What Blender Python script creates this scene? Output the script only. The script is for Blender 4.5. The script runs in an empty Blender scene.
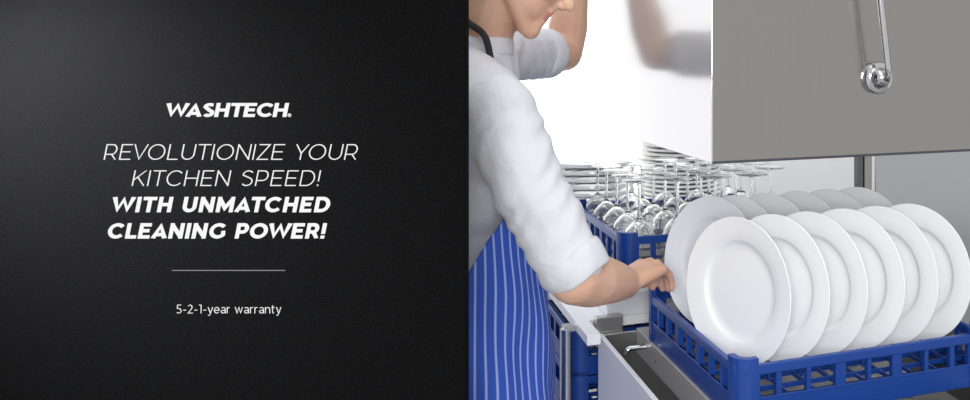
import bpy, bmesh, math, random
from mathutils import Vector, Matrix, Euler
random.seed(4)
S = bpy.context.scene
COL = S.collection
PI = math.pi
EYE = 1.49

# ------------------------------------------------------------------ materials
def new_mat(name):
    m = bpy.data.materials.new(name); m.use_nodes = True
    nt = m.node_tree
    b = nt.nodes['Principled BSDF']
    return m, nt, b

def simple(name, col, rough=.5, metal=0., spec=None, bump=0., bscale=200., trans=0., coat=0.):
    m, nt, b = new_mat(name)
    b.inputs['Base Color'].default_value = (*col, 1)
    b.inputs['Roughness'].default_value = rough
    b.inputs['Metallic'].default_value = metal
    if spec is not None: b.inputs['Specular IOR Level'].default_value = spec
    if trans: b.inputs['Transmission Weight'].default_value = trans
    if coat: b.inputs['Coat Weight'].default_value = coat
    if bump:
        tc = nt.nodes.new('ShaderNodeTexCoord')
        n = nt.nodes.new('ShaderNodeTexNoise'); n.inputs['Scale'].default_value = bscale
        n.inputs['Detail'].default_value = 3
        bp = nt.nodes.new('ShaderNodeBump'); bp.inputs['Strength'].default_value = bump
        bp.inputs['Distance'].default_value = .002
        nt.links.new(tc.outputs['Object'], n.inputs['Vector'])
        nt.links.new(n.outputs['Fac'], bp.inputs['Height'])
        nt.links.new(bp.outputs['Normal'], b.inputs['Normal'])
    return m

def brushed(name, col, rough, scale=(700, 700, 6), amt=.06, bump=.02):
    m, nt, b = new_mat(name)
    b.inputs['Metallic'].default_value = 1
    tc = nt.nodes.new('ShaderNodeTexCoord')
    mp = nt.nodes.new('ShaderNodeMapping'); mp.inputs['Scale'].default_value = scale
    n = nt.nodes.new('ShaderNodeTexNoise'); n.inputs['Scale'].default_value = 1; n.inputs['Detail'].default_value = 4
    nt.links.new(tc.outputs['Object'], mp.inputs['Vector']); nt.links.new(mp.outputs['Vector'], n.inputs['Vector'])
    mr = nt.nodes.new('ShaderNodeMapRange')
    mr.inputs['To Min'].default_value = rough - amt; mr.inputs['To Max'].default_value = rough + amt
    nt.links.new(n.outputs['Fac'], mr.inputs['Value']); nt.links.new(mr.outputs['Result'], b.inputs['Roughness'])
    cr = nt.nodes.new('ShaderNodeMix'); cr.data_type = 'RGBA'
    cr.inputs[6].default_value = (*[c * .965 for c in col], 1); cr.inputs[7].default_value = (*[min(1, c * 1.03) for c in col], 1)
    nt.links.new(n.outputs['Fac'], cr.inputs[0]); nt.links.new(cr.outputs[2], b.inputs['Base Color'])
    bp = nt.nodes.new('ShaderNodeBump'); bp.inputs['Strength'].default_value = bump; bp.inputs['Distance'].default_value = .001
    nt.links.new(n.outputs['Fac'], bp.inputs['Height']); nt.links.new(bp.outputs['Normal'], b.inputs['Normal'])
    return m

def emissive(name, col, strength):
    m, nt, b = new_mat(name)
    b.inputs['Base Color'].default_value = (0, 0, 0, 1)
    b.inputs['Specular IOR Level'].default_value = 0
    b.inputs['Emission Color'].default_value = (*col, 1)
    b.inputs['Emission Strength'].default_value = strength
    b.inputs['Roughness'].default_value = .6
    return m

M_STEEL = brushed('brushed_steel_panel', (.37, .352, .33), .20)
M_STEEL_L = brushed('brushed_steel_lit_side', (.56, .56, .57), .15, amt=.03)  # same hood steel as above; its brighter reflection is put into the colour
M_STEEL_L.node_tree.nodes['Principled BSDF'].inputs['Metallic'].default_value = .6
M_SPLASH = brushed('splash_steel', (.50, .50, .515), .17)
M_HEM = simple('dark_folded_edge', (.10, .10, .12), .35, .8)
M_STEEL_P = brushed('steel_sheet', (.60, .60, .61), .22)
M_RAIL = brushed('steel_rail', (.52, .51, .50), .30)
M_CHROME = simple('polished_steel', (.62, .62, .63), .12, 1.)
M_DARKSTEEL = brushed('dark_steel_post', (.16, .16, .17), .35)
M_TANK = simple('tank_steel', (.16, .16, .16), .4, .6)
M_WHITE = simple('white_enamel', (.86, .87, .89), .3, bump=.05, bscale=60)
M_WALL = simple('white_wall_paint', (.90, .905, .92), .7, bump=.1, bscale=90)
M_FLOOR = simple('grey_floor_tile', (.42, .42, .43), .45, bump=.1, bscale=40)
M_BLUE = simple('blue_rack_plastic', (.007, .046, .25), .34, bump=.06, bscale=350)
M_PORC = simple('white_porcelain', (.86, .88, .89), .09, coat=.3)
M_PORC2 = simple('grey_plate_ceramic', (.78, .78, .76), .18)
M_GLASS = simple('clear_glass', (1, 1, 1), .0, trans=1.)
M_GLASS.node_tree.nodes['Principled BSDF'].inputs['Transmission Weight'].default_value = .985
M_FOOT = simple('wet_glass_foot', (1, 1, 1), .02, trans=1.)
M_FOOT.node_tree.nodes['Principled BSDF'].inputs['IOR'].default_value = 1.45
M_GLASS.node_tree.nodes['Principled BSDF'].inputs['IOR'].default_value = 1.45
M_BACKLIGHT = emissive('added_backlight', (1, 1, 1), 1.85)  # glowing pane added to whiten the background and light from behind
M_LETTER = emissive('glow_white_print', (1, 1, 1), .95)  # printed lettering; glow added so it stays pure white
M_RULE = emissive('glow_grey_line', (.55, .55, .57), .5)
M_RUBBER = simple('black_rubber', (.02, .02, .02), .6)
M_HAIR = simple('brown_hair', (.05, .03, .018), .5, bump=.5, bscale=260)
M_TROUSER = simple('dark_trouser_cloth', (.03, .03, .04), .85, bump=.2, bscale=300)
M_SHOE = simple('black_shoe_leather', (.015, .015, .015), .4)
M_STRAP = simple('black_strap_cloth', (.012, .012, .015), .8)
M_EYE = simple('eye_white', (.8, .78, .75), .15)
M_IRIS = simple('brown_iris', (.06, .03, .015), .1)
M_LIP = simple('lip_skin', (.50, .20, .17), .4)
M_NAIL = simple('finger_nail', (.72, .46, .38), .3)

def skin_mat():
    m, nt, b = new_mat('skin')
    tc = nt.nodes.new('ShaderNodeTexCoord')
    n = nt.nodes.new('ShaderNodeTexNoise'); n.inputs['Scale'].default_value = 14; n.inputs['Detail'].default_value = 5
    cr = nt.nodes.new('ShaderNodeValToRGB')
    cr.color_ramp.elements[0].position = .3; cr.color_ramp.elements[0].color = (.60, .34, .235, 1)
    cr.color_ramp.elements[1].position = .7; cr.color_ramp.elements[1].color = (.70, .43, .31, 1)
    nt.links.new(tc.outputs['Object'], n.inputs['Vector']); nt.links.new(n.outputs['Fac'], cr.inputs['Fac'])
    nt.links.new(cr.outputs['Color'], b.inputs['Base Color'])
    b.inputs['Roughness'].default_value = .48
    b.inputs['Subsurface Weight'].default_value = .12
    b.inputs['Subsurface Radius'].default_value = (.012, .005, .003)
    n2 = nt.nodes.new('ShaderNodeTexNoise'); n2.inputs['Scale'].default_value = 240
    bp = nt.nodes.new('ShaderNodeBump'); bp.inputs['Strength'].default_value = .08; bp.inputs['Distance'].default_value = .001
    nt.links.new(tc.outputs['Object'], n2.inputs['Vector'])
    nt.links.new(n2.outputs['Fac'], bp.inputs['Height']); nt.links.new(bp.outputs['Normal'], b.inputs['Normal'])
    return m
M_SKIN = skin_mat()

def shirt_mat():
    m, nt, b = new_mat('white_shirt_cotton')
    b.inputs['Base Color'].default_value = (.62, .62, .66, 1)
    b.inputs['Roughness'].default_value = .9
    tc = nt.nodes.new('ShaderNodeTexCoord')
    w = nt.nodes.new('ShaderNodeTexNoise'); w.inputs['Scale'].default_value = 16; w.inputs['Detail'].default_value = 3
    w.inputs['Distortion'].default_value = 1.2
    bp = nt.nodes.new('ShaderNodeBump'); bp.inputs['Strength'].default_value = .22; bp.inputs['Distance'].default_value = .02
    nt.links.new(tc.outputs['Object'], w.inputs['Vector'])
    nt.links.new(w.outputs['Fac'], bp.inputs['Height']); nt.links.new(bp.outputs['Normal'], b.inputs['Normal'])
    return m
M_SHIRT = shirt_mat()

def apron_mat():
    m, nt, b = new_mat('blue_striped_apron_cloth')
    uv = nt.nodes.new('ShaderNodeUVMap'); uv.uv_map = 'UVMap'
    sp = nt.nodes.new('ShaderNodeSeparateXYZ')
    nt.links.new(uv.outputs['UV'], sp.inputs['Vector'])
    mu = nt.nodes.new('ShaderNodeMath'); mu.operation = 'MULTIPLY'; mu.inputs[1].default_value = 1 / .022
    fr = nt.nodes.new('ShaderNodeMath'); fr.operation = 'FRACT'
    nt.links.new(sp.outputs['X'], mu.inputs[0]); nt.links.new(mu.outputs[0], fr.inputs[0])
    cr = nt.nodes.new('ShaderNodeValToRGB'); cr.color_ramp.interpolation = 'LINEAR'
    E = cr.color_ramp.elements
    blue = (.030, .090, .48, 1); lite = (.32, .44, .85, 1)
    E[0].position = 0; E[0].color = blue
    E[1].position = .34; E[1].color = blue
    for p, c in ((.42, lite), (.56, lite), (.64, blue)):
        e = E.new(p); e.color = c
    nt.links.new(fr.outputs[0], cr.inputs['Fac']); nt.links.new(cr.outputs['Color'], b.inputs['Base Color'])
    b.inputs['Roughness'].default_value = .85
    return m
M_APRON = apron_mat()

def panel_mat():
    m, nt, b = new_mat('black_grained_board')
    tc = nt.nodes.new('ShaderNodeTexCoord')
    n = nt.nodes.new('ShaderNodeTexNoise'); n.inputs['Scale'].default_value = 620; n.inputs['Detail'].default_value = 3
    cr = nt.nodes.new('ShaderNodeValToRGB')
    cr.color_ramp.elements[0].position = .3; cr.color_ramp.elements[0].color = (.0016, .0016, .0017, 1)
    cr.color_ramp.elements[1].position = .7; cr.color_ramp.elements[1].color = (.0060, .0061, .0066, 1)
    nt.links.new(tc.outputs['Object'], n.inputs['Vector']); nt.links.new(n.outputs['Fac'], cr.inputs['Fac'])
    nt.links.new(cr.outputs['Color'], b.inputs['Base Color'])
    bp = nt.nodes.new('ShaderNodeBump'); bp.inputs['Strength'].default_value = .5; bp.inputs['Distance'].default_value = .001
    nt.links.new(n.outputs['Fac'], bp.inputs['Height']); nt.links.new(bp.outputs['Normal'], b.inputs['Normal'])
    b.inputs['Roughness'].default_value = .75
    b.inputs['Specular IOR Level'].default_value = .02
    return m
M_PANEL = panel_mat()

# ------------------------------------------------------------------ builders
def box(bm, x0, x1, y0, y1, z0, z1, bev=0.):
    vs = [bm.verts.new((x, y, z)) for z in (z0, z1) for y in (y0, y1) for x in (x0, x1)]
    F = [(0, 2, 3, 1), (4, 5, 7, 6), (0, 1, 5, 4), (2, 6, 7, 3), (0, 4, 6, 2), (1, 3, 7, 5)]
    fs = [bm.faces.new([vs[i] for i in f]) for f in F]
    if bev:
        es = list({e for f in fs for e in f.edges})
        bmesh.ops.bevel(bm, geom=es, offset=bev, segments=2, affect='EDGES', profile=.5)

def tube(bm, pts, r, seg=12, cap=True):
    pts = [Vector(p) for p in pts]
    rings = []
    up = Vector((0, 0, 1))
    for i, p in enumerate(pts):
        d = (pts[min(i + 1, len(pts) - 1)] - pts[max(i - 1, 0)]).normalized()
        a = d.cross(up)
        if a.length < 1e-3: a = d.cross(Vector((1, 0, 0)))
        a.normalize(); b = d.cross(a)
        rr = r[i] if isinstance(r, (list, tuple)) else r
        rings.append([bm.verts.new(p + (a * math.cos(2 * PI * k / seg) + b * math.sin(2 * PI * k / seg)) * rr) for k in range(seg)])
    for i in range(len(rings) - 1):
        for k in range(seg):
            bm.faces.new((rings[i][k], rings[i][(k + 1) % seg], rings[i + 1][(k + 1) % seg], rings[i + 1][k]))
    if cap:
        bm.faces.new(rings[0]); bm.faces.new(rings[-1])

def lathe(bm, prof, seg=48, mat=Matrix()):
    """profile (r, z) revolved about local z; r = 0 ends close in a point"""
    rings = []
    for r, z in prof:
        if r < 1e-6: rings.append([bm.verts.new(mat @ Vector((0, 0, z)))])
        else: rings.append([bm.verts.new(mat @ Vector((r * math.cos(2 * PI * k / seg), r * math.sin(2 * PI * k / seg), z))) for k in range(seg)])
    for A, B in zip(rings, rings[1:]):
        for k in range(seg):
            k2 = (k + 1) % seg
            if len(A) == 1 and len(B) == 1: break
            if len(A) == 1: bm.faces.new((A[0], B[k2], B[k]))
            elif len(B) == 1: bm.faces.new((A[k], A[k2], B[0]))
            else: bm.faces.new((A[k], A[k2], B[k2], B[k]))

def finish(name, bm, mat, parent=None, smooth=False, angle=None):
    bmesh.ops.recalc_face_normals(bm, faces=bm.faces[:])
    me = bpy.data.meshes.new(name); bm.to_mesh(me); bm.free()
    if mat: me.materials.append(mat)
    o = bpy.data.objects.new(name, me); COL.objects.link(o)
    if parent: o.parent = parent
    if smooth:
        me.polygons.foreach_set('use_smooth', [True] * len(me.polygons))
        if angle: me.set_sharp_from_angle(angle=angle)
    return o

def tag(o, label, cat=None, group=None, kind=None):
    if label: o['label'] = label
    if cat: o['category'] = cat
    if group: o['group'] = group
    if kind: o['kind'] = kind
    return o

def empty(name, loc, rz=0., label=None, cat=None, group=None):
    o = bpy.data.objects.new(name, None); COL.objects.link(o)
    o.empty_display_size = .1
    o.location = loc; o.rotation_euler = (0, 0, rz)
    return tag(o, label, cat, group)

KIDS = {}
def dup(o, parent=None):
    c = o.copy(); COL.objects.link(c)
    if parent: c.parent = parent
    for ch in [x for x in bpy.data.objects if x.parent == o]: dup(ch, c)
    return c

def nb(): return bmesh.new()

# machine frame: e1 runs to the right along the hood side, e2 runs away
TH = math.atan2(.374, .927)
E1 = Vector((math.cos(TH), math.sin(TH), 0)); E2 = Vector((-math.sin(TH), math.cos(TH), 0))
O0 = Vector((.0296, 1.446, 0))
def W(a, b, z=0.): return O0 + E1 * a + E2 * b + Vector((0, 0, z))

# ------------------------------------------------------------------ the room
def struct(name, bm, mat, loc=None):
    o = finish(name, bm, mat)
    if loc is not None: o.location = loc; o.rotation_euler = (0, 0, TH)
    o['kind'] = 'structure'
    return o
bm = nb(); box(bm, -3.2, 4.2, -3.5, 2.1, -.1, 0); struct('floor', bm, M_FLOOR, W(0, 0))
WB = 2.05
bm = nb()                       # back wall with an opening for the added bright window
wx0, wx1, wz0, wz1 = -1.5, .62, .80, 2.5
box(bm, -2.3, wx0, WB, WB + .15, 0, 3.0); box(bm, wx1, 4.2, WB, WB + .15, 0, 3.0)
box(bm, wx0, wx1, WB, WB + .15, 0, wz0); box(bm, wx0, wx1, WB, WB + .15, wz1, 3.0)
struct('wall_back', bm, M_WALL, W(0, 0))
bm = nb(); box(bm, -2.45, -2.3, -.2, WB + .15, 0, 3.0); struct('wall_left', bm, M_WALL, W(0, 0))
wr = bpy.data.objects.new('added_window_1', None); COL.objects.link(wr); wr.location = W(0, 0); wr.rotation_euler = (0, 0, TH); wr['kind'] = 'structure'  # window added to carry the glowing backlight
bm = nb(); box(bm, wx0 + .03, wx1 - .03, WB + .08, WB + .09, wz0 + .03, wz1 - .03); o = finish('backlight_pane', bm, M_BACKLIGHT, wr); o['kind'] = 'structure'
bm = nb()
for x0, x1, z0, z1 in ((wx0, wx1, wz0, wz0 + .04), (wx0, wx1, wz1 - .04, wz1), (wx0, wx0 + .04, wz0 + .04, wz1 - .04), (wx1 - .04, wx1, wz0 + .04, wz1 - .04)):
    box(bm, x0, x1, WB + .05, WB + .12, z0, z1, .004)
o = finish('added_window_frame', bm, M_WHITE, wr); o['kind'] = 'structure'

# ------------------------------------------------------------------ black lettered board
PD = 1.20
PXS = PD / 880.
def px2x(px, d=PD): return (px - 720.) / 880. * d
def px2z(py, d=PD): return EYE - (py - 55.) / 880. * d
pr_x = px2x(469.3, PD + .02)
board = empty('display_board', (pr_x - .5, PD + .01, 0), 0, 'tall matt black display board with white lettering made to glow, standing at left', 'sign')
bx, by = board.location.x, board.location.y
bm = nb(); box(bm, -1.0 - .0, .5, -.01, .01, .03, 2.25, .002); finish('board', bm, M_PANEL, board)
for sx in (-.8, .3):
    bm = nb(); box(bm, sx - .03, sx + .03, -.16, .16, 0, .03, .004); finish('foot', bm, M_RUBBER, board)

# --- stroke letters: unit cap height, y up; each glyph = (advance width, list of polylines)
def arc(cx, cy, rx, ry, a0, a1, n=14):
    return [(cx + rx * math.cos(math.radians(a0 + (a1 - a0) * i / n)), cy + ry * math.sin(math.radians(a0 + (a1 - a0) * i / n))) for i in range(n + 1)]
def glyphs(w):
    h = w / 2          # half stroke: centre lines stay inside 0..1
    t, m = 1 - h, .5
    G = {}
    G['I'] = (w, [[(h, 0), (h, 1)]])
    G['L'] = (.60, [[(h, 1), (h, h), (.60, h)]])
    G['E'] = (.64, [[(.64, t), (h, t), (h, h), (.64, h)], [(h, .51), (.57, .51)]])
    G['T'] = (.74, [[(0, t), (.74, t)], [(.37, t), (.37, 0)]])
    G['H'] = (.76, [[(h, 0), (h, 1)], [(.76 - h, 0), (.76 - h, 1)], [(h, m), (.76 - h, m)]])
    G['N'] = (.78, [[(h, 0), (h, 1)], [(h, t), (.78 - h, h)], [(.78 - h, 0), (.78 - h, 1)]])
    G['M'] = (.94, [[(h, 0), (h, 1)], [(h, t), (.47, .28), (.94 - h, t)], [(.94 - h, 0), (.94 - h, 1)]])
    G['V'] = (.82, [[(h * .9, 1), (.41, h * .6), (.82 - h * .9, 1)]])
    G['A'] = (.84, [[(h * .9, 0), (.42, 1 - h * .6), (.84 - h * .9, 0)], [(.20, .26), (.64, .26)]])
    G['W'] = (1.22, [[(h * .8, 1), (.34, h * .6), (.61, 1 - h * .6), (.88, h * .6), (1.22 - h * .8, 1)]])
    G['Y'] = (.76, [[(h * .8, 1), (.38, .42), (.76 - h * .8, 1)], [(.38, .45), (.38, 0)]])
    G['Z'] = (.68, [[(.03, t), (.66 - h * .3, t), (h * .5 + .03, h), (.68, h)]])
    G['K'] = (.72, [[(h, 0), (h, 1)], [(.70 - h * .6, 1), (h, .36)], [(.27, .56), (.72 - h * .7, 0)]])
    G['O'] = (.98, [arc(.49, .5, .49 - h, .5 - h, 0, 360, 36)])
    G['C'] = (.86, [arc(.49, .5, .49 - h, .5 - h, 42, 318, 28)])
    G['G'] = (.90, [arc(.49, .5, .49 - h, .5 - h, 42, 322, 28) + [(.87 - h, .5)]])
    G['U'] = (.76, [[(h, 1), (h, .38)] + arc(.38, .38, .38 - h, .38 - h, 180, 360, 18) + [(.76 - h, .38), (.76 - h, 1)]])
    G['D'] = (.82, [[(h, h), (h, t), (.36, t)] + arc(.36, .5, .46 - h, .5 - h, 90, -90, 20) + [(.36, h), (h, h), (h, .5)]])
    G['P'] = (.68, [[(h, 0), (h, t), (.38, t)] + arc(.38, .66, .30 - h, .34 - h, 90, -90, 16) + [(.38, .32 + h), (h, .32 + h)]])
    G['R'] = (.70, [G['P'][1][0], [(.40, .32 + h), (.68 - h * .4, 0)]])
    s = [(.60 - h * .6, .86)] + arc(.33, .735, .31 - h, .265 - h, 55, 190, 10) + arc(.34, .285, .32 - h, .285 - h, 70, -70, 12) + arc(.32, .285, .30 - h, .285 - h, -80, -145, 6) 
    G['S'] = (.64, [s])
    G['!'] = (w, [[(h, .30), (h, 1)], [(h, 0), (h, max(.10, w * .9))]])
    G[' '] = (.28, [])
    G['-'] = (.40, [[(.04, .37), (.36, .37)]])
    G['5'] = (.60, [[(.54, t), (.13, t), (.10, .58), (.28, .58)] + arc(.28, .295, .29 - h, .295 - h, 85, -100, 14) + [(.05, .10)]])
    G['2'] = (.60, [arc(.29, .71, .26 - h, .29 - h, 155, -25, 14) + [(.06, h), (.60, h)]])
    G['1'] = (.34, [[(.02, t), (.26, t), (.26, 0)]])
    x = .72   # x height
    G['y'] = (.58, [[(.03, x), (.30, .0)], [(.56, x), (.24, -.17), (.14, -.24), (.04, -.22)]])
    G['e'] = (.62, [[(h, x / 2), (.62 - h, x / 2)] + arc(.31, x / 2, .31 - h, x / 2 - h, 0, 320, 24)])
    G['a'] = (.56, [[(.07, x - .10)] + arc(.29, x - .24, .25 - h, .24 - h, 120, 0, 10) + [(.56 - h, .45), (.56 - h, 0)], arc(.28, .20, .26 - h, .20 - h, 0, 360, 20), ])
    G['r'] = (.36, [[(h, 0), (h, x)], [(h, .40)] + arc(.30, .44, .30 - h, x - .44 - h, 170, 85, 8)])
    G['w'] = (.90, [[(.03, x), (.24, h), (.45, x - .02), (.66, h), (.87, x)]])
    G['n'] = (.58, [[(h, 0), (h, x)], [(h, .42)] + arc(.30, .42, .28 - h, x - .42 - h, 170, 0, 12) + [(.58 - h, 0)]])
    G['t'] = (.40, [[(.14, .92), (.14, .17)] + arc(.29, .16, .15, .16 - h, 180, 275, 8), [(.0, x - h), (.36, x - h)]])
    return G

def stroke(bm, pts, w, depth, xf):
    """one polyline of width w with mitred joins, extruded towards -y by depth"""
    P = [Vector((p[0], p[1])) for p in pts]
    Q = [P[0]]
    for p in P[1:]:
        if (p - Q[-1]).length > 1e-4: Q.append(p)
    P = Q
    closed = len(P) > 4 and (P[0] - P[-1]).length < 1e-3
    if closed: P = P[:-1]
    n = len(P); L, R = [], []
    for i in range(n):
        a = P[i] - P[i - 1] if (closed or i > 0) else P[1] - P[0]
        b = P[(i + 1) % n] - P[i] if (closed or i < n - 1) else a
        a = a.normalized(); b = b.normalized()
        na = Vector((-a.y, a.x)); nbv = Vector((-b.y, b.x))
        m = na + nbv
        m = m.normalized() if m.length > 1e-3 else na
        k = min(1 / max(m.dot(na), .01), 2.2)
        L.append(P[i] + m * (w / 2 * k)); R.append(P[i] - m * (w / 2 * k))
    def V(p, d): 
        x, z = xf(p.x, p.y); return bm.verts.new((x, -d, z))
    Lf = [V(p, depth) for p in L]; Rf = [V(p, depth) for p in R]
    Lb = [V(p, 0) for p in L]; Rb = [V(p, 0) for p in R]
    rng = range(n) if closed else range(n - 1)
    for i in rng:
        j = (i + 1) % n
        bm.faces.new((Lf[i], Lf[j], Rf[j], Rf[i]))
        bm.faces.new((Lb[i], Lb[j], Lf[j], Lf[i])); bm.faces.new((Rf[i], Rf[j], Rb[j], Rb[i]))
    if not closed:
        for i in (0, -1): bm.faces.new((Lf[i], Rf[i], Rb[i], Lb[i]))

def write(name, text, x0, x1, ytop, ybase, w, shear=.2, mat=M_LETTER, sx=1., label=None, lo=0.):
    """text between picture columns x0..x1 on the board, caps from ytop down to ybase"""
    G = glyphs(w); H = ybase - ytop
    adv = [G[c][0] * sx for c in text]
    KERN = {'WA': .17, 'AS': .05, 'AT': .20, 'OW': .12, 'WE': .07, 'WI': .04, 'MA': .08, 'TC': .12, 'EA': .05, 'AN': .05, 'EV': .10, 'VO': .14, 'OL': -.0, 'LU': .0, 'YO': .14, 'PO': .06, 'KI': .04, 'TI': .06, 'UT': .05, 'IT': .05, 'TH': .05, 'TE': .05, 'IZ': .02, 'LE': .05}
    for i in range(len(text) - 1): adv[i] -= KERN.get(text[i:i + 2], 0)
    inner = (x1 - x0) / H - shear - sum(adv)
    g = inner / (len(text) - 1)
    bm = nb(); cur = 0.
    d = PD - .0006
    for c, a in zip(text, adv):
        for pl in G[c][1]:
            def xf(x, y, cur=cur):
                y = max(lo, min(1., y))
                X = x0 + (cur + x * sx + y * shear) * H; Y = ybase - y * H
                return px2x(X, d) - bx, px2z(Y, d)
            stroke(bm, pl, w * (1.2 if (c in 'WAVYK' and w > .15 and len(pl) > 2) else 1), .0006, xf)
        cur += a + g
    o = finish(name, bm, mat, board); o.location = (0, -.01, 0)
    if label: o['label'] = label
    return o
write('logo_lettering', 'WASHTECH', 164.5, 289, 103, 117, .215, .20, sx=1.30, label='heavy slanted white lettering WASHTECH')
bm = nb()
d = PD - .0006
xf = lambda x, y: (px2x(x, d) - bx, px2z(y, d))
stroke(bm, arc(289.3, 115.2, 1.5, 1.5, 0, 360, 16), .5, .0006, xf)
stroke(bm, [(288.9, 116), (288.9, 114.5), (289.6, 114.7), (289.0, 115.2), (289.8, 116)], .35, .0006, xf)
o = finish('registered_mark', bm, M_LETTER, board); o.location = (0, -.01, 0)
write('headline_lettering', 'REVOLUTIONIZE YOUR', 103.5, 359, 144.2, 159.8, .062, .2, sx=1.1, label='thin slanted white lettering REVOLUTIONIZE YOUR')
write('headline_lettering', 'KITCHEN SPEED!', 131.5, 321, 170.4, 186.0, .062, .2, sx=1.1, label='thin slanted white lettering KITCHEN SPEED!')
write('headline_lettering', 'WITH UNMATCHED', 110.5, 331.5, 196.9, 212.3, .215, .2, sx=1.17, label='bold slanted white lettering WITH UNMATCHED')
write('headline_lettering', 'CLEANING POWER!', 106.5, 327, 223.2, 238.6, .215, .2, sx=1.17, label='bold slanted white lettering CLEANING POWER!')
bm = nb(); stroke(bm, [(172, 270.5), (285, 270.5)], .8, .0006, xf)
o = finish('divider_line', bm, M_RULE, board); o.location = (0, -.01, 0)
o = write('warranty_lettering', '5-2-1-year warranty', 176.3, 281, 304.8, 313.4, .068, .0, lo=-1., label='small white lettering 5-2-1-year warranty')

# ------------------------------------------------------------------ dish rack (local x = e1, y = e2, z up from its base)
WIN = [(.040, .070), (.080, .127), (.135, .183), (.203, .2465), (.2535, .297), (.317, .365), (.373, .420), (.430, .460)]
def rack_wall(L, H, w0, w1, rim):
    """wall in local x 0..L, thickness in y 0..t, with windows between w0 and w1"""
    bm = nb(); t = .006
    box(bm, .012, L - .012, 0, t, 0, w0, .0012)
    box(bm, .012, L - .012, -.002, t + .003, w1, H, .002)
    xs = [.012] + [v for w in WIN for v in w] + [L - .012]
    for i in range(0, len(xs), 2):
        box(bm, xs[i], xs[i + 1], 0, t + .004, w0 - .002, w1 + .001)
    # slim ledge under the windows
    box(bm, .012, L - .012, -.0015, t, w0 - .004, w0, .0008)
    return bm
def corner_bm(H, up):
    bm = nb()
    n = 10; r = .026
    def ring(z, rr, off):
        vs = [(off, .034), (off, r)]
        vs = []
        pts = [(off, .036)] + [(r - (r - off) * math.cos(a), r - (r - off) * math.sin(a)) for a in [PI / 2 * k / n for k in range(n + 1)]] + [(.036, off)]
        return pts
    outer = ring(0, r, -.0035); inner = ring(0, r, .009)
    vo = [[bm.verts.new((x, y, z)) for x, y in outer] for z in (0, H + up)]
    vi = [[bm.verts.new((x, y, z)) for x, y in inner] for z in (0, H + up)]
    k = len(outer)
    for i in range(k - 1):
        bm.faces.new((vo[0][i], vo[0][i + 1], vo[1][i + 1], vo[1][i]))
        bm.faces.new((vi[0][i], vi[0][i + 1], vi[1][i + 1], vi[1][i]))
        bm.faces.new((vo[1][i], vo[1][i + 1], vi[1][i + 1], vi[1][i]))
        bm.faces.new((vo[0][i], vo[0][i + 1], vi[0][i + 1], vi[0][i]))
    for i in (0, k - 1):
        bm.faces.new((vo[0][i], vo[1][i], vi[1][i], vi[0][i]))
    return bm
def make_rack(loc, label, H=.097, w0=.043, w1=.080, up=.012, base=.040, group=None, step=.05):
    L = .5
    r = empty('dish_rack', loc, TH, label, 'dish rack', group)
    wm = rack_wall(L, H, w0, w1, .02)
    first = finish('side_wall', wm, M_BLUE, r)
    for (x, y, a) in ((L, 0, PI / 2), (L, L, PI), (0, L, -PI / 2)):
        c = first.copy(); COL.objects.link(c); c.location = (x, y, 0); c.rotation_euler = (0, 0, a)
    cf = finish('corner_post', corner_bm(H, up), M_BLUE, r, True, math.radians(40))
    for (x, y, a) in ((L, 0, PI / 2), (L, L, PI), (0, L, -PI / 2)):
        c = cf.copy(); COL.objects.link(c); c.location = (x, y, 0); c.rotation_euler = (0, 0, a)
    bm = nb()
    k = int(round(L / step))
    for i in range(1, k):
        v = L * i / k
        box(bm, .006, L - .006, v - .002, v + .002, base - .008, base)
        box(bm, v - .002, v + .002, .006, L - .006, base - .008, base - .001)
    finish('base_grid', bm, M_BLUE, r)
    return r
ZR = EYE - .611
rack = make_rack(W(0, 0, ZR), 'blue plastic dish rack holding two rows of upright white plates')
# pegs between the plates
fa = [.0675 + .0745 * i for i in range(6)]
ba = [.104, .163, .236, .310, .384, .458]
for rowb in (.075, .19, .31, .43):
    for i in range(8):
        x = .028 + .0635 * i
        bm = nb(); tube(bm, [(x, rowb, .038), (x, rowb, .066), (x, rowb, .072)], [.004, .003, .001], 8)
        finish('peg', bm, M_BLUE, rack, True, math.radians(50))

# ------------------------------------------------------------------ plates
def plate_bm(R, dep=.019, rim=.0025):
    s = R / .1325
    prof = [(0, .0045), (.070, .0045), (.080, .0052), (.0855, .0075), (.089, .0105), (.092, .0120), (.110, dep - .0045), (.129, dep - .0005), (.1318, dep), (.1325, dep - .0010), (.1318, dep - rim),
            (.112, dep - rim - .006), (.094, .0070), (.088, .0035), (.082, .0006), (.076, .0), (.074, .0012), (0, .0015)]
    bm = nb(); lathe(bm, [(r * s, z) for r, z in prof], 72)
    return bm
PR = .1325
p0 = finish('dinner_plate', plate_bm(PR), M_PORC, None, True, math.radians(50))
ordf = ['front', 'second', 'third', 'fourth', 'fifth', 'last']
first = True
zc = EYE - .427
for row, (bb, aa) in enumerate(((.136, fa), (.366, ba))):
    for i, a in enumerate(aa):
        o = p0 if first else p0.copy()
        if not first: COL.objects.link(o)
        first = False
        o.location = W(a, bb, zc + .0)
        tilt = math.radians(5 + random.uniform(-1, 1))
        yaw = math.radians(225 + random.uniform(-1.5, 1.5))
        if row == 1 and i == 0: tilt = math.radians(9); yaw = math.radians(226)
        n = Vector((math.cos(yaw) * math.cos(tilt), math.sin(yaw) * math.cos(tilt), math.sin(tilt)))
        o.rotation_mode = 'QUATERNION'; o.rotation_quaternion = n.to_track_quat('Z', 'Y')
        where = 'near' if row == 0 else 'far'
        nth = ['leftmost', 'second from left', 'third from left', 'fourth from left', 'fifth from left', 'rightmost'][i]
        tag(o, f'white dinner plate upright in blue rack, {nth} in the {where} row', 'plate', 'plates in the blue dish rack')

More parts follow.
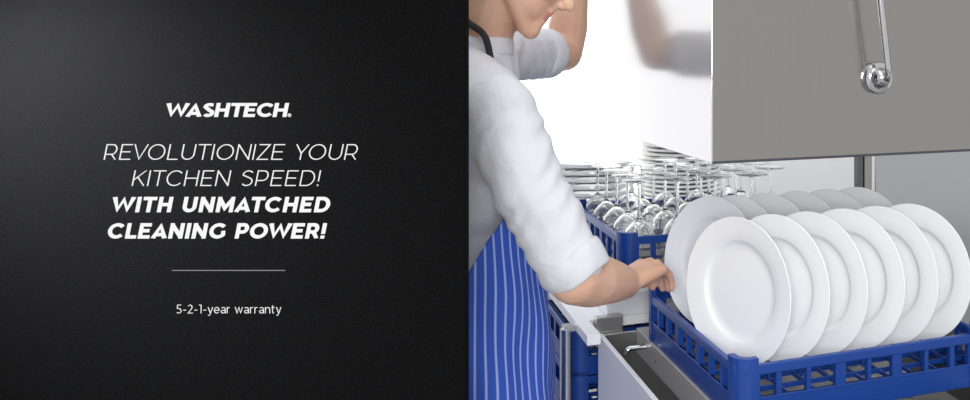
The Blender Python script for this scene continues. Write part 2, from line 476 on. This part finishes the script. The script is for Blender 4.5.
# ------------------------------------------------------------------ glass rack and glasses
ZT = EYE - .515        # top of the white riser
ra, rb = -.035, .579
grack = make_rack(W(ra, rb, ZT), 'blue plastic dish rack full of upside-down wine glasses', H=.105, w0=.030, w1=.088, up=.010, base=.012, step=.1)
def glass_parts():
    root = empty('wine_glass', (0, 0, 0))
    # upside down: rim at z=0, foot on top
    H = .213; t = .0009
    out = [(.0300, 0), (.0360, .030), (.0390, .055), (.0380, .078), (.0315, .098), (.0190, .113), (.008, .121), (.0045, .126)]
    inn = [(.0, .1195), (.006, .117), (.017, .1105), (.0300, .0965), (.0370, .0775), (.0381, .055), (.0351, .030), (.0291, 0)]
    bm = nb(); lathe(bm, out[::-1][:0] + [(.0, .126)] + out[::-1] + inn[::-1], 40); finish('bowl', bm, M_GLASS, root, True, math.radians(60))
    bm = nb(); lathe(bm, [(0, .1262), (.0045, .1262), (.0036, .135), (.0033, .165), (.0036, .195), (.006, .2060), (0, .2060)], 20); finish('stem', bm, M_GLASS, root, True, math.radians(60))
    bm = nb(); lathe(bm, [(0, .2062), (.0061, .2062), (.018, .2085), (.0385, .2110), (.0400, .2118), (.0385, .2127), (0, .2133)], 40); finish('foot', bm, M_FOOT, root, True, math.radians(60))
    return root
g0 = None
NT = ['first', 'second', 'third', 'fourth', 'fifth', 'sixth']
for j in range(5):            # rows going away
    for i in range(5):
        if j < 0 and i > 4: continue
        if j == 0 and i > 3: continue
        if g0 is None: o = g0 = glass_parts()
        else: o = dup(g0)
        o.location = W(ra + .055 + .0955 * i + random.uniform(-.0015, .0015), rb + .055 + .0955 * j + random.uniform(-.0015, .0015), ZT + .012)
        o.rotation_euler = (0, 0, random.uniform(0, 6))
        rw = 'nearest row' if j == 0 else ('farthest row' if j == 4 else NT[j] + ' row back')
        tag(o, f'upside-down wine glass in blue rack, {NT[i]} from left in the {rw}', 'wine glass', 'wine glasses in the blue rack')

# ------------------------------------------------------------------ plate stacks at the back
sp_bm = plate_bm(.125, .022, .0105); sp0 = finish('stacked_plate', sp_bm, M_PORC, None, True, math.radians(50))
n1 = 10
for k in range(n1):
    o = sp0 if k == 0 else sp0.copy()
    if k: COL.objects.link(o)
    o.location = W(.055, 1.225, ZT + .0205 * k)
    o.rotation_euler = (0, 0, k * 1.1)
    pos = 'topmost' if k == n1 - 1 else (f'lowest' if k == 0 else f'{["second","third","fourth","fifth","sixth","seventh","eighth","ninth","tenth"][n1-2-k]} from top')
    tag(o, f'white plate in the short stack behind the wine glasses, {pos}', 'plate', 'white plates stacked behind the glasses')
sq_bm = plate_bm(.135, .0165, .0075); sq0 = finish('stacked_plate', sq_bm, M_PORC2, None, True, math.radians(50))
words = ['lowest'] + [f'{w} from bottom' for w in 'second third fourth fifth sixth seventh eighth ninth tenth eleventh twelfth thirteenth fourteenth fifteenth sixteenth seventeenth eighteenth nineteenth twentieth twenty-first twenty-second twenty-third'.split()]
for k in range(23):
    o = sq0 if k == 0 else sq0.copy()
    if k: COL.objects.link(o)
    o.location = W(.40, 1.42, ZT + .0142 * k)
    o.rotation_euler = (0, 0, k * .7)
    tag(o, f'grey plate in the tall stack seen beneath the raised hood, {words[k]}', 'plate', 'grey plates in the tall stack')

# ------------------------------------------------------------------ dishwasher
dw = empty('dishwasher', W(0, 0), TH, 'stainless steel pass-through dishwasher with raised box hood and open tank', 'dishwasher')
ha0, ha1, hb0, hb1, hz0, hz1 = .023, .76, .175, .985, EYE - .1994, 1.96
T = .004
hood = finish('hood', (lambda b: (box(b, ha0 + T, ha1 - T, hb0 + T, hb1 - T, hz1 - .02, hz1, .002), b)[1])(nb()), M_STEEL_P, dw)
bm = nb(); box(bm, ha0, ha1, hb0, hb0 + T, hz0, hz1, .0012); box(bm, ha0 + T, ha1 - T, hb0 + T + .0005, hb0 + .02, hz0, hz0 + .002); finish('side_panel', bm, M_STEEL, hood)
bm = nb(); box(bm, ha0, ha1, hb1 - T, hb1, hz0, hz1, .0012); finish('side_panel', bm, M_STEEL, hood)
bm = nb(); box(bm, ha0, ha0 + T, hb0 + T, hb1 - T, hz0, hz1, .0012); box(bm, ha0 + T, ha0 + .02, hb0 + .02, hb1 - .02, hz0, hz0 + .002); finish('loading_panel', bm, M_STEEL_L, hood)
bm = nb(); box(bm, ha1 - T, ha1, hb0 + T, hb1 - T, hz0, hz1, .0012); finish('loading_panel', bm, M_STEEL_L, hood)
bm = nb(); box(bm, ha0 - .0015, ha0 + .0015, hb0 - .0015, hb0 + .0015, hz0, hz1, .0006); finish('corner_seam', bm, M_CHROME, hood)
bm = nb(); box(bm, ha0, ha1, hb0 - .002, hb0 - .0002, hz0 - .001, hz0 + .0035, .0005); finish('bottom_hem', bm, M_HEM, hood)
# lever and pivot on the near side
pa, pz = .373, EYE - .045
bm = nb()
mt = Matrix.Translation((pa, hb0, pz)) @ Matrix.Rotation(PI / 2, 4, 'X')
lathe(bm, [(0, 0), (.032, 0), (.032, .009), (.030, .012), (.0225, .0135), (.0205, .0155), (.0195, .022), (.016, .028), (.012, .0325), (.006, .0365), (0, .037)], 40, mt)
finish('pivot_boss', bm, M_CHROME, dw, True, math.radians(35))
bm = nb()
yb = hb0 - .045
tube(bm, [(pa + .000, hb0 - .030, pz), (pa + .000, hb0 - .040, pz - .001), (pa - .001, yb, pz + .006), (pa - .0015, yb - .001, pz + .02), (pa - .022, yb - .003, pz + .16), (pa - .09, yb - .01, pz + .62)], .0066, 16)
finish('lever_rod', bm, M_CHROME, dw, True, math.radians(60))
# grip the man holds on the loading side
bm = nb(); gz = 1.785
tube(bm, [(ha0 - .001, .86, gz), (ha0 - .05, .86, gz), (ha0 - .058, .868, gz), (ha0 - .058, .972, gz), (ha0 - .05, .98, gz), (ha0 - .001, .98, gz)], .010, 14)
finish('hood_grip', bm, M_CHROME, dw, True, math.radians(60))
# rear posts
bm = nb(); box(bm, .692, .707, .775, .80, .88, 1.95, .002); finish('rear_post', bm, M_DARKSTEEL, dw)
bm = nb(); box(bm, .711, .737, .775, .80, .88, 1.95, .004); finish('rear_post', bm, M_STEEL, dw)
# tank
zt = EYE - .62
b0, b1 = -.22, .60
def part(name, mat, *boxes, bev=.0012, parent=dw):
    bm = nb()
    for bx_ in boxes: box(bm, *bx_, bev)
    return finish(name, bm, mat, parent)
part('tank_wall', M_WHITE, (-.088, -.078, b0, .585, .32, zt))  # steel wall; the white it reflects is put into its colour
part('tank_wall', M_STEEL_P, (.70, .71, b0, .770, .32, zt))
part('tank_wall', M_STEEL_P, (-.078, .70, b0, b0 + .01, .32, zt - .02))
part('tank_wall', M_RAIL, (-.078, .70, .575, .585, .32, zt - .001))
part('tank_floor', M_TANK, (-.078, .70, b0 + .01, .575, .62, .63))
zrail = ZR - .0012
M_RAILF = brushed('satin_steel_rail', (.52, .51, .49), .35)
M_RAILF.node_tree.nodes['Principled BSDF'].inputs['Metallic'].default_value = .45
part('rack_rail', M_RAILF, (-.004, .003, b0 + .02, .572, zrail - .055, zrail), (.003, .035, b0 + .02, .572, zrail - .003, zrail))
part('rack_rail', M_RAIL, (.497, .500, b0 + .02, .572, zrail - .055, zrail), (.465, .497, b0 + .02, .572, zrail - .003, zrail))
part('end_block', M_RAIL, (-.092, -.030, .588, .612, zt - .03, zt + .034), bev=.002)
bm = nb()
for bb in (.08, .43):
    lathe(bm, [(0, 0), (.006, 0), (.006, .002), (.004, .004), (0, .0045)], 16, Matrix.Translation((0, bb, zrail - .03)) @ Matrix.Rotation(-PI / 2, 4, 'Y'))
finish('rail_screw', bm, M_CHROME, dw, True, math.radians(40))
bm = nb()
tube(bm, [(-.001, .50, zt - .012), (-.040, .50, zt - .012), (-.046, .50, zt - .016), (-.048, .50, zt - .024), (-.048, .50, zt - .062)], .0055, 12)
finish('latch_hook', bm, M_CHROME, dw, True, math.radians(60))
for (x, y) in ((-.07, -.2), (.68, -.2), (-.07, .56), (.68, .56)):
    bm = nb(); tube(bm, [(x, y, 0), (x, y, .33)], .02, 16); finish('leg', bm, M_STEEL_P, dw, True, math.radians(60))

# splash panel right of the posts
sp = tag(finish('splash_panel', (lambda b: (box(b, .762, 1.7, .80, .806, .0, 1.75, .002), b)[1])(nb()), M_SPLASH), 'brushed steel splash panel right of the posts, behind the plates', 'splash panel')
sp.location = W(0, 0); sp.rotation_euler = (0, 0, TH)

# ------------------------------------------------------------------ white side table with riser
tb = empty('side_table', W(0, 0), TH, 'white enamelled work table carrying the wine glass rack and plate stacks', 'table')
zs = EYE - .60
part('table_top', M_WHITE, (-.128, .64, .63, 1.95, zs - .022, zs), (-.128, -.098, .52, .6302, zs - .022, zs), parent=tb)
part('riser', M_WHITE, (-.055, .62, .632, 1.90, zs + .0005, ZT - .018), (-.06, .63, .572, 1.92, ZT - .018, ZT - .0005), parent=tb)
for (x, y) in ((-.152, .62), (-.10, 1.85), (.60, 1.85), (.60, .70)):
    bm = nb()
    if y == .62:
        tube(bm, [(x, y, 0), (x, y, zs - .011)], .0135, 20); box(bm, x - .004, x + .04, y + .004, y + .03, zs - .02, zs - .008)
    else: tube(bm, [(x, y, 0), (x, y, zs - .021)], .0135, 20)
    finish('leg', bm, M_STEEL_P, tb, True, math.radians(50))
part('shelf', M_STEEL_P, (-.135, .62, .66, 1.84, .44, .45), parent=tb)

# racks stored under the table
NM = ['bottom', 'second from bottom', 'second from top', 'top']
s0 = None
for k in range(4):
    lab = f'empty blue dish rack stored under the white table, {NM[k]} of its stack'
    if s0 is None: o = s0 = make_rack(W(-.130, .665, .451), lab, group='spare racks under the table')
    else: o = dup(s0); o['label'] = lab
    o.location = W(-.130, .665, .451 + .1005 * k)
for o in [x for x in bpy.data.objects if x.parent and x.name.startswith('corner_post')]:
    pass

# ------------------------------------------------------------------ the man
def hull_capsule(bm, p0, r0, p1, r1, seg=14):
    p0, p1 = Vector(p0), Vector(p1)
    t = bmesh.new()
    for p, r in ((p0, r0), (p1, r1)):
        bmesh.ops.create_uvsphere(t, u_segments=seg, v_segments=seg // 2 + 2, radius=r, matrix=Matrix.Translation(p))
    res = bmesh.ops.convex_hull(t, input=t.verts[:])
    bmesh.ops.delete(t, geom=[e for e in res['geom_interior'] if isinstance(e, bmesh.types.BMVert)], context='VERTS')
    me = bpy.data.meshes.new('tmp'); t.to_mesh(me); t.free(); bm.from_mesh(me); bpy.data.meshes.remove(me)
def ellip(bm, c, r, rot=Matrix(), seg=24):
    m = Matrix.Translation(Vector(c)) @ rot @ Matrix.Diagonal((*r, 1))
    bmesh.ops.create_uvsphere(bm, u_segments=seg, v_segments=seg // 2 + 2, radius=1, matrix=m)
def chain(bm, pts):
    for (p, r), (q, s) in zip(pts, pts[1:]): hull_capsule(bm, p, r, q, s)
def remesh(name, bm, mat, voxel, iters, parent=None, disp=None):
    me = bpy.data.meshes.new(name + '_raw'); bm.to_mesh(me); bm.free()
    o = bpy.data.objects.new(name + '_raw', me); COL.objects.link(o)
    m = o.modifiers.new('r', 'REMESH'); m.mode = 'VOXEL'; m.voxel_size = voxel; m.use_smooth_shade = True
    m = o.modifiers.new('s', 'SMOOTH'); m.factor = .5; m.iterations = iters
    dg = bpy.context.evaluated_depsgraph_get()
    me2 = bpy.data.meshes.new_from_object(o.evaluated_get(dg)); me2.name = name
    bpy.data.objects.remove(o); bpy.data.meshes.remove(me)
    me2.materials.clear(); me2.materials.append(mat)
    me2.polygons.foreach_set('use_smooth', [True] * len(me2.polygons))
    if disp: disp(me2)
    ob = bpy.data.objects.new(name, me2); COL.objects.link(ob)
    if parent: ob.parent = parent
    return ob

def Z(z): return EYE + z
RT = Matrix.Rotation(TH, 4, 'Z')
V3 = Vector
# joints (world)
R_SH = V3((-.390, 1.540, Z(-.095))); R_EL = V3((-.247, 1.490, Z(-.376))); R_WR = V3((-.184, 1.700, Z(-.440)))
L_SH = V3((-.515, 1.945, Z(.0))); L_EL = V3((-.396, 2.235, Z(.005))); L_WR = V3((-.374, 2.300, Z(.225)))
NECK0 = V3((-.480, 1.760, Z(.0))); HEAD = V3((-.388, 1.750, Z(.170)))
CH = V3((-.508, 1.750, 1.28)); BE = V3((-.505, 1.748, 1.06)); HI = V3((-.505, 1.745, .92))
HYAW = math.radians(12); PITCH = math.radians(35)
HM = Matrix.Translation(HEAD) @ Matrix.Rotation(HYAW, 4, 'Z') @ Matrix.Rotation(PITCH, 4, 'Y')
def hp(x, y, z): return HM @ V3((x, y, z))
HR = Matrix.Rotation(HYAW, 4, 'Z') @ Matrix.Rotation(PITCH, 4, 'Y')

bm = nb()
# head
ellip(bm, hp(-.012, 0, .042), (.100, .077, .096), HR)
ellip(bm, hp(.040, 0, .010), (.056, .062, .080), HR)
ellip(bm, hp(.030, 0, -.045), (.058, .057, .058), HR)
hull_capsule(bm, hp(.078, -.012, -.092), .019, hp(.078, .012, -.092), .019)
for s in (-1, 1):
    hull_capsule(bm, hp(-.012, s * .056, -.045), .016, hp(.066, s * .020, -.094), .016)
    hull_capsule(bm, hp(-.012, s * .060, -.04), .014, hp(-.008, s * .066, .02), .012)
    ellip(bm, hp(.060, s * .040, -.008), (.026, .022, .022), HR)             # cheek
    hull_capsule(bm, hp(.080, s * .012, .046), .011, hp(.070, s * .044, .044), .010)   # brow
    ellip(bm, hp(.100, s * .013, -.019), (.010, .009, .008), HR)             # nostril wing
    ellip(bm, hp(-.012, s * .079, .000), (.018, .008, .030), HR)             # ear
    hull_capsule(bm, hp(-.020, s * .083, .022), .006, hp(-.022, s * .083, -.012), .005)
hull_capsule(bm, hp(.086, 0, .034), .010, hp(.113, 0, -.008), .0115)         # nose
ellip(bm, hp(.112, 0, -.011), (.013, .012, .010), HR)
hull_capsule(bm, hp(.088, -.004, -.030), .010, hp(.088, .004, -.030), .010)
hull_capsule(bm, hp(.0885, -.015, -.0435), .0075, hp(.0885, .015, -.0435), .0075)   # upper lip
hull_capsule(bm, hp(.0865, -.013, -.0585), .0080, hp(.0865, .013, -.0585), .0080)   # lower lip
hull_capsule(bm, hp(.080, -.01, -.072), .014, hp(.080, .01, -.072), .014)
# neck, trunk
chain(bm, [(NECK0 + V3((-.012, 0, -.03)), .070), (NECK0 + V3((.005, -.003, .045)), .062), (hp(-.030, 0, -.050), .056)])
ellip(bm, CH, (.105, .165, .19), RT); ellip(bm, BE, (.105, .150, .18), RT); ellip(bm, HI, (.105, .155, .12), RT)
hull_capsule(bm, R_SH, .055, NECK0 + V3((-.01, -.03, -.03)), .052); hull_capsule(bm, L_SH, .055, NECK0 + V3((-.01, .03, -.03)), .052)
# arms
chain(bm, [(R_SH, .052), (R_SH.lerp(R_EL, .5) + V3((-.006, 0, 0)), .046), (R_EL, .043)])
chain(bm, [(R_EL, .046), (R_EL.lerp(R_WR, .30), .049), (R_EL.lerp(R_WR, .75), .039), (R_WR, .031)])
chain(bm, [(L_SH, .055), (L_SH.lerp(L_EL, .5), .050), (L_EL, .046)])
chain(bm, [(L_EL, .046), (L_EL.lerp(L_WR, .30), .050), (L_EL.lerp(L_WR, .75), .038), (L_WR, .030)])
# legs
L_HIP = HI + E2 * .09; R_HIP = HI - E2 * .09
for hip in (L_HIP, R_HIP):
    knee = V3((hip.x + .02, hip.y + .01, .50)); ank = V3((hip.x - .02, hip.y, .09))
    chain(bm, [(hip + V3((0, 0, -.02)), .085), (knee, .055), (knee.lerp(ank, .3), .054), (ank, .038)])
    chain(bm, [(ank, .038), (ank + E1 * .13 + V3((0, 0, -.055)), .028)])
# right hand: palm plane from wrist to knuckles, fingers curled over the rack rim
def hand(bm, wr, fwd, side, up, curl, thumbdir, spread=.6, k=1.0):
    """fwd: towards the fingers, side: towards the thumb, up: back of the hand"""
    nails = []
    palm = []
    roots = []
    for i, (so, ln, lead) in enumerate(((.031, .072, .088), (.0105, .079, .092), (-.0105, .073, .088), (-.030, .058, .080))):
        root = wr + fwd * lead * k + side * so * k + up * (.004 if i in (1, 2) else 0)
        roots.append(root)
        hull_capsule(bm, wr + fwd * .012 + side * so * .55 * k, .0165, root, .0118)
        d = fwd * 1.0 + side * (so * spread)
        d.normalize()
        ang = 0; p = root
        rr = [.0112, .0100, .0088, .0078]
        if i == 3: rr = [x * .86 for x in rr]
        for s, (frac, c) in enumerate(zip((.46, .30, .24), curl)):
            ang += c
            dd = d * math.cos(ang) - up * math.sin(ang)
            q = p + dd * ln * frac * k
            hull_capsule(bm, p, rr[s], q, rr[s + 1])
            if s == 2: nails.append((q - dd * .006 + (up * math.cos(ang) + d * math.sin(ang)) * (rr[3] - .0006), dd, up * math.cos(ang) + d * math.sin(ang)))
            p = q
    for a, b in zip(roots, roots[1:]): hull_capsule(bm, wr.lerp(a, .75), .0145, wr.lerp(b, .75), .0145)
    t0 = wr + fwd * .022 * k + side * .024 * k - up * .006
    t1 = t0 + (thumbdir[0]) * .046 * k; t2 = t1 + thumbdir[1] * .034 * k; t3 = t2 + thumbdir[2] * .026 * k
    chain(bm, [(t0, .0165), (t1, .0128), (t2, .0108), (t3, .0088)])
    nails.append((t3, None, None))
    return nails
tip = V3((-.100, 1.965, Z(-.510)))
fwd = (V3((-.139, 1.765, Z(-.426))) - R_WR).normalized()
up = V3((0, 0, 1)); up = (up - fwd * up.dot(fwd)).normalized()
side = up.cross(fwd).normalized()          # right hand palm down: thumb on the left = away
nails = hand(bm, R_WR, fwd, side, up, (.78, .55, .35), [(side * .5 + fwd * .75 - up * .45).normalized(), (fwd * .9 + side * .1 - up * .45).normalized(), (fwd * .85 - up * .5).normalized()])
# left hand closed around the grip above the frame
gripc = W(ha0 - .058, .925, gz)
fwd2 = V3((-.10, .08, 1)).normalized()
lu = -E1; lu = (lu - fwd2 * lu.dot(fwd2)).normalized()
side2 = -(lu.cross(fwd2)).normalized()
L_HW = gripc - fwd2 * .080 + lu * .030
chain(bm, [(L_WR, .030), (L_HW, .024)])
hand(bm, L_HW, fwd2, side2, lu, (1.1, 1.2, .8), [(fwd2 * .8 + side2 * .5 - lu * .4).normalized(), (fwd2 * .6 - lu * .8).normalized(), (fwd2 * .2 - lu * .9).normalized()])
person = remesh('person', bm, M_SKIN, .0042, 4)
tag(person, 'person in white rolled-sleeve shirt and blue striped apron bending to reach the plate rack', 'person')
# lips take their own colour
me = person.data; me.materials.append(M_LIP)
inv = HM.inverted()
for p in me.polygons:
    c = inv @ p.center
    if c.x > .085 and abs(c.y) < .026 and -.0665 < c.z < -.037 - .0 and (abs(c.y) / .026) ** 2 + ((c.z + .051) / .0150) ** 2 < 1: p.material_index = 1
for (q, dd, nu) in nails:
    if dd is None: continue
    bm = nb(); sd = dd.cross(nu).normalized()
    mt = Matrix((dd.to_4d(), sd.to_4d(), nu.to_4d(), (0, 0, 0, 1))).transposed(); mt = Matrix.Translation(q) @ mt.to_3x3().to_4x4()
    bmesh.ops.create_uvsphere(bm, u_segments=14, v_segments=8, radius=1, matrix=mt @ Matrix.Diagonal((.0062, .0048, .0014, 1)))
    finish('fingernail', bm, M_NAIL, person, True)
for s in (-1, 1):
    bm = nb(); bmesh.ops.create_uvsphere(bm, u_segments=20, v_segments=12, radius=.0125, matrix=HM @ Matrix.Translation((.076, s * .031, .026)))
    finish('eye', bm, M_EYE, person, True)
# hair
bm = nb()
ellip(bm, hp(-.020, 0, .055), (.105, .083, .099), HR)
ellip(bm, hp(-.055, 0, .005), (.062, .070, .070), HR)
for k in range(40):
    a = random.uniform(-1.9, 1.9); e = random.uniform(.2, 1.2)
    ellip(bm, hp(-.02 - .095 * math.cos(a) * math.cos(e), .08 * math.sin(a) * math.cos(e), .055 + .092 * math.sin(e)), (.016, .012, .012), HR, 10)
# keep the face free
def cut_face(me):
    pass
hair = remesh('hair', bm, M_HAIR, .006, 3, person)
hm = bmesh.new(); hm.from_mesh(hair.data)
bad = [v for v in hm.verts if (lambda c: c.x > .055 and c.z < .085 or c.x > -.0 and c.z < .03 + .0)(inv @ v.co)]
bmesh.ops.delete(hm, geom=bad, context='VERTS'); hm.to_mesh(hair.data); hm.free()

# shirt
def wrinkle(seams):
    def f(me):
        from mathutils import noise
        cs = [v.co.copy() for v in me.vertices]; ns = [v.normal.copy() for v in me.vertices]
        out = []
        for p, nrm in zip(cs, ns):
            d = .0055 * noise.noise(V3((p.x * 9, p.y * 9, p.z * 17))) + .0010 * noise.noise(p * 34)
            for (a, b, amp, freq, r) in seams:
                ax = b - a; L = ax.length; t = (p - a).dot(ax) / (L * L)
                if -.15 < t < 1.15:
                    q = a + ax * t
                    if (p - q).length < r:
                        w = max(0, min(1, (t + .15) * 4, (1.15 - t) * 4))
                        nz = noise.noise(p * 9 + V3((3, 1, 7)))
                        d += amp * w * math.sin(t * L * freq + nz * 9 + (p - q).x * 40 + (p - q).z * 25)
            out.extend(p + nrm * d)
        me.vertices.foreach_set('co', out); me.update()
    return f
bm = nb()
ellip(bm, CH, (.128, .188, .215), RT); ellip(bm, BE, (.128, .172, .20), RT); ellip(bm, HI, (.126, .172, .14), RT)
hull_capsule(bm, R_SH + V3((0, 0, -.005)), .068, NECK0 + V3((-.022, -.02, -.038)), .064); hull_capsule(bm, L_SH, .066, NECK0 + V3((-.022, .02, -.038)), .064)
hull_capsule(bm, NECK0 + V3((-.006, -.002, -.012)), .076, CH + V3((0, 0, .05)), .11)
hull_capsule(bm, R_SH, .064, CH + V3((0, -.02, .0)), .12); hull_capsule(bm, L_SH, .066, CH + V3((0, .02, .0)), .12)
chain(bm, [(R_SH, .066), (R_SH.lerp(R_EL, .45) + V3((-.007, 0, 0)), .065), (R_SH.lerp(R_EL, .75), .060), (R_SH.lerp(R_EL, .93), .0555)])
chain(bm, [(L_SH, .066), (L_SH.lerp(L_EL, .4), .062), (L_SH.lerp(L_EL, .70), .058)])
shirt = remesh('shirt', bm, M_SHIRT, .006, 5, person, wrinkle([(R_SH, R_EL, .0020, 120, .1), (L_SH, L_EL, .0016, 130, .1)]))
# collar and rolled cuffs
def ring_band(name, mat, c, axis, r0, r1, width, parent, wob=.0):
    bm = nb(); ax = axis.normalized()
    u = ax.cross(V3((0, 0, 1)) if abs(ax.z) < .9 else V3((1, 0, 0))).normalized(); v = ax.cross(u)
    prof = [(-.5, 0, 0), (-.46, .004, 0), (-.2, .0065, 0), (.1, .006, 0), (.42, .006, 0), (.5, .003, 0), (.5, -.004, 0), (-.5, -.006, 0)]
    n = 40; rings = []
    for k in range(n):
        a = 2 * PI * k / n
        wv = wob * math.sin(3 * a + 1)
        rings.append([bm.verts.new(c + ax * (t * width + wv) + (u * math.cos(a) + v * math.sin(a)) * (r0 + (r1 - r0) * (t + .5) + h)) for t, h, _ in prof])
    m = len(prof)
    for k in range(n):
        for i in range(m):
            bm.faces.new((rings[k][i], rings[k][(i + 1) % m], rings[(k + 1) % n][(i + 1) % m], rings[(k + 1) % n][i]))
    return finish(name, bm, mat, parent, True, math.radians(60))
ring_band('rolled_cuff', M_SHIRT, R_SH.lerp(R_EL, .94) + V3((.006, .004, .004)), (R_EL - R_SH) + (R_WR - R_EL) * .30, .053, .0515, .05, shirt, .003)
ring_band('rolled_cuff', M_SHIRT, L_SH.lerp(L_EL, .70), (L_EL - L_SH), .055, .055, .05, shirt, .003)
ring_band('collar', M_SHIRT, NECK0 + V3((-.008, -.002, .022)), V3((.10, 0, 1)), .072, .066, .035, shirt, .003)

# apron
def apron():
    rows = [(1.335, .140, .150, 24), (1.30, .142, .165, 30), (1.25, .144, .185, 44), (1.20, .148, .194, 66), (1.15, .152, .198, 84), (1.10, .156, .199, 96), (1.05, .160, .200, 104),
            (1.00, .163, .200, 107), (.95, .165, .198, 106), (.90, .168, .202, 108), (.84, .170, .206, 108), (.76, .172, .210, 108), (.66, .174, .214, 107), (.55, .176, .218, 106)]
    # finer rows by interpolation
    fine = []
    for r0, r1 in zip(rows, rows[1:]):
        for k in range(4): fine.append([r0[i] + (r1[i] - r0[i]) * k / 4 for i in range(4)])
    fine.append(list(rows[-1]))
    bm = nb(); uvl = bm.loops.layers.uv.new('UVMap')
    N = 96; grid = []
    for z, rf, rl, half in fine:
        if z >= 1.06: c = BE.lerp(CH, min(1, (z - 1.06) / .21))
        else: c = HI.lerp(BE, max(0, (z - .92) / .14)) if z > .92 else HI
        row = []
        for k in range(N + 1):
            ph = math.radians(-half + 2 * half * k / N)
            fold = .006 * math.sin(ph * 9 + 1.3 * math.sin(z * 9)) * min(1, max(0, (1.15 - z) / .35)) + .0035 * math.sin(ph * 5 + z * 31)
            p = V3((c.x, c.y, 0)) + E1 * (rf + fold) * math.cos(ph) + E2 * (rl + fold) * math.sin(ph)
            p.z = z + .004 * math.sin(ph * 3)
            # arc length for stripes
            row.append((bm.verts.new(p), ph * .20))
        grid.append(row)
    for i in range(len(grid) - 1):
        for k in range(N):
            A, B, C_, D = grid[i][k], grid[i][k + 1], grid[i + 1][k + 1], grid[i + 1][k]
            f = bm.faces.new((A[0], B[0], C_[0], D[0]))
            for l, (q, zz) in zip(f.loops, ((A, i), (B, i), (C_, i + 1), (D, i + 1))): l[uvl].uv = (q[1], fine[zz][0])
    o = finish('apron', bm, M_APRON, person, True)
    s = o.modifiers.new('thick', 'SOLIDIFY'); s.thickness = .0025; s.offset = 0
    return o
ap = apron()
def c2(points, r, name, mat, parent):
    # smooth the polyline with Catmull-Rom
    P = [V3(p) for p in points]; out = []
    for i in range(len(P) - 1):
        a, b, c, d = P[max(i - 1, 0)], P[i], P[i + 1], P[min(i + 2, len(P) - 1)]
        for k in range(6):
            t = k / 6
            out.append(.5 * ((2 * b) + (c - a) * t + (2 * a - 5 * b + 4 * c - d) * t * t + (3 * b - a - 3 * c + d) * t ** 3))
    out.append(P[-1])
    bm = nb(); tube(bm, out, r, 10); return finish(name, bm, mat, parent, True, math.radians(60))
c2([(-.385, 1.72, 1.335), (-.425, 1.672, 1.43), (-.437, 1.668, 1.495), (-.452, 1.680, 1.530), (-.490, 1.697, 1.555), (-.525, 1.735, 1.575), (-.525, 1.79, 1.575), (-.485, 1.833, 1.55), (-.455, 1.84, 1.50), (-.44, 1.85, 1.44), (-.41, 1.80, 1.335)], .0065, 'neck_strap', M_STRAP, ap)
# trousers and shoes
bm = nb()
for hip in (L_HIP, R_HIP):
    knee = V3((hip.x + .02, hip.y + .01, .50)); ank = V3((hip.x - .02, hip.y, .09))
    chain(bm, [(hip + V3((0, 0, .02)), .098), (knee, .070), (ank, .062)])
ellip(bm, HI, (.120, .168, .11), RT)
remesh('trousers', bm, M_TROUSER, .010, 3, person)
for hip in (L_HIP, R_HIP):
    ank = V3((hip.x - .02, hip.y, .0)); bm = nb()
    chain(bm, [(ank + E1 * -.05 + V3((0, 0, .042)), .040), (ank + V3((0, 0, .06)), .046), (ank + E1 * .10 + V3((0, 0, .040)), .040), (ank + E1 * .18 + V3((0, 0, .034)), .033)])
    for v in bm.verts: v.co.z = max(v.co.z, .002)
    remesh('shoe', bm, M_SHOE, .008, 3, person)

# ------------------------------------------------------------------ light
w = bpy.data.worlds.new('room_light'); S.world = w; w.use_nodes = True
bg = w.node_tree.nodes['Background']; bg.inputs['Color'].default_value = (.97, .98, 1, 1); bg.inputs['Strength'].default_value = .75
def area(name, loc, target, size, power, col=(1, 1, 1), sy=None):
    l = bpy.data.lights.new(name, 'AREA'); l.energy = power; l.size = size; l.color = col
    if sy: l.shape = 'RECTANGLE'; l.size_y = sy
    o = bpy.data.objects.new(name, l); COL.objects.link(o); o.location = loc
    o.rotation_euler = (V3(target) - V3(loc)).to_track_quat('-Z', 'Y').to_euler()
    return o
area('overhead_fill', (-.6, 2.2, 3.1), (-.1, 2.2, 0), 1.6, 14)  # unseen overhead fill, added to brighten the scene
area('overhead_fill', (.35, 2.85, 2.7), (.15, 2.5, .9), 1.0, 20)  # added fill for the back wall and the space under the hood
area('overhead_fill', (.3, .6, 3.0), (.2, 1.7, .8), 1.4, 7)  # added overhead fill above the near side
area('front_fill', (.0, -1.1, 1.85), (.1, 1.8, 1.1), .9, 52)  # added softbox fill behind the camera, lifts the plates
def spot(name, loc, target, power, ang, blend):
    l = bpy.data.lights.new(name, 'SPOT'); l.energy = power; l.spot_size = math.radians(ang); l.spot_blend = blend; l.shadow_soft_size = .05
    o = bpy.data.objects.new(name, l); COL.objects.link(o); o.location = loc
    o.rotation_euler = (V3(target) - V3(loc)).to_track_quat('-Z', 'Y').to_euler(); return o
spot('board_gradient_light', (px2x(-50), PD - .32, px2z(10)), (px2x(70), PD, px2z(125)), 58, 88, 1.)  # spot added to give the board its brightness gradient

cam = bpy.data.cameras.new('camera'); co = bpy.data.objects.new('camera', cam); COL.objects.link(co); S.camera = co
co.location = (0, 0, EYE); co.rotation_euler = (PI / 2, 0, 0)
cam.sensor_fit = 'HORIZONTAL'; cam.sensor_width = 36; cam.lens = 880 / 970 * 36
cam.shift_x = (485 - 720) / 970; cam.shift_y = (55 - 200) / 970
cam.clip_start = .05
S.cycles.max_bounces = 40; S.cycles.transmission_bounces = 40; S.cycles.glossy_bounces = 8
vs = S.view_settings
S.display_settings.display_device = 'sRGB'
vs.view_transform = 'Standard'; vs.look = 'None'; vs.exposure = 0; vs.gamma = 1; vs.use_curve_mapping = False
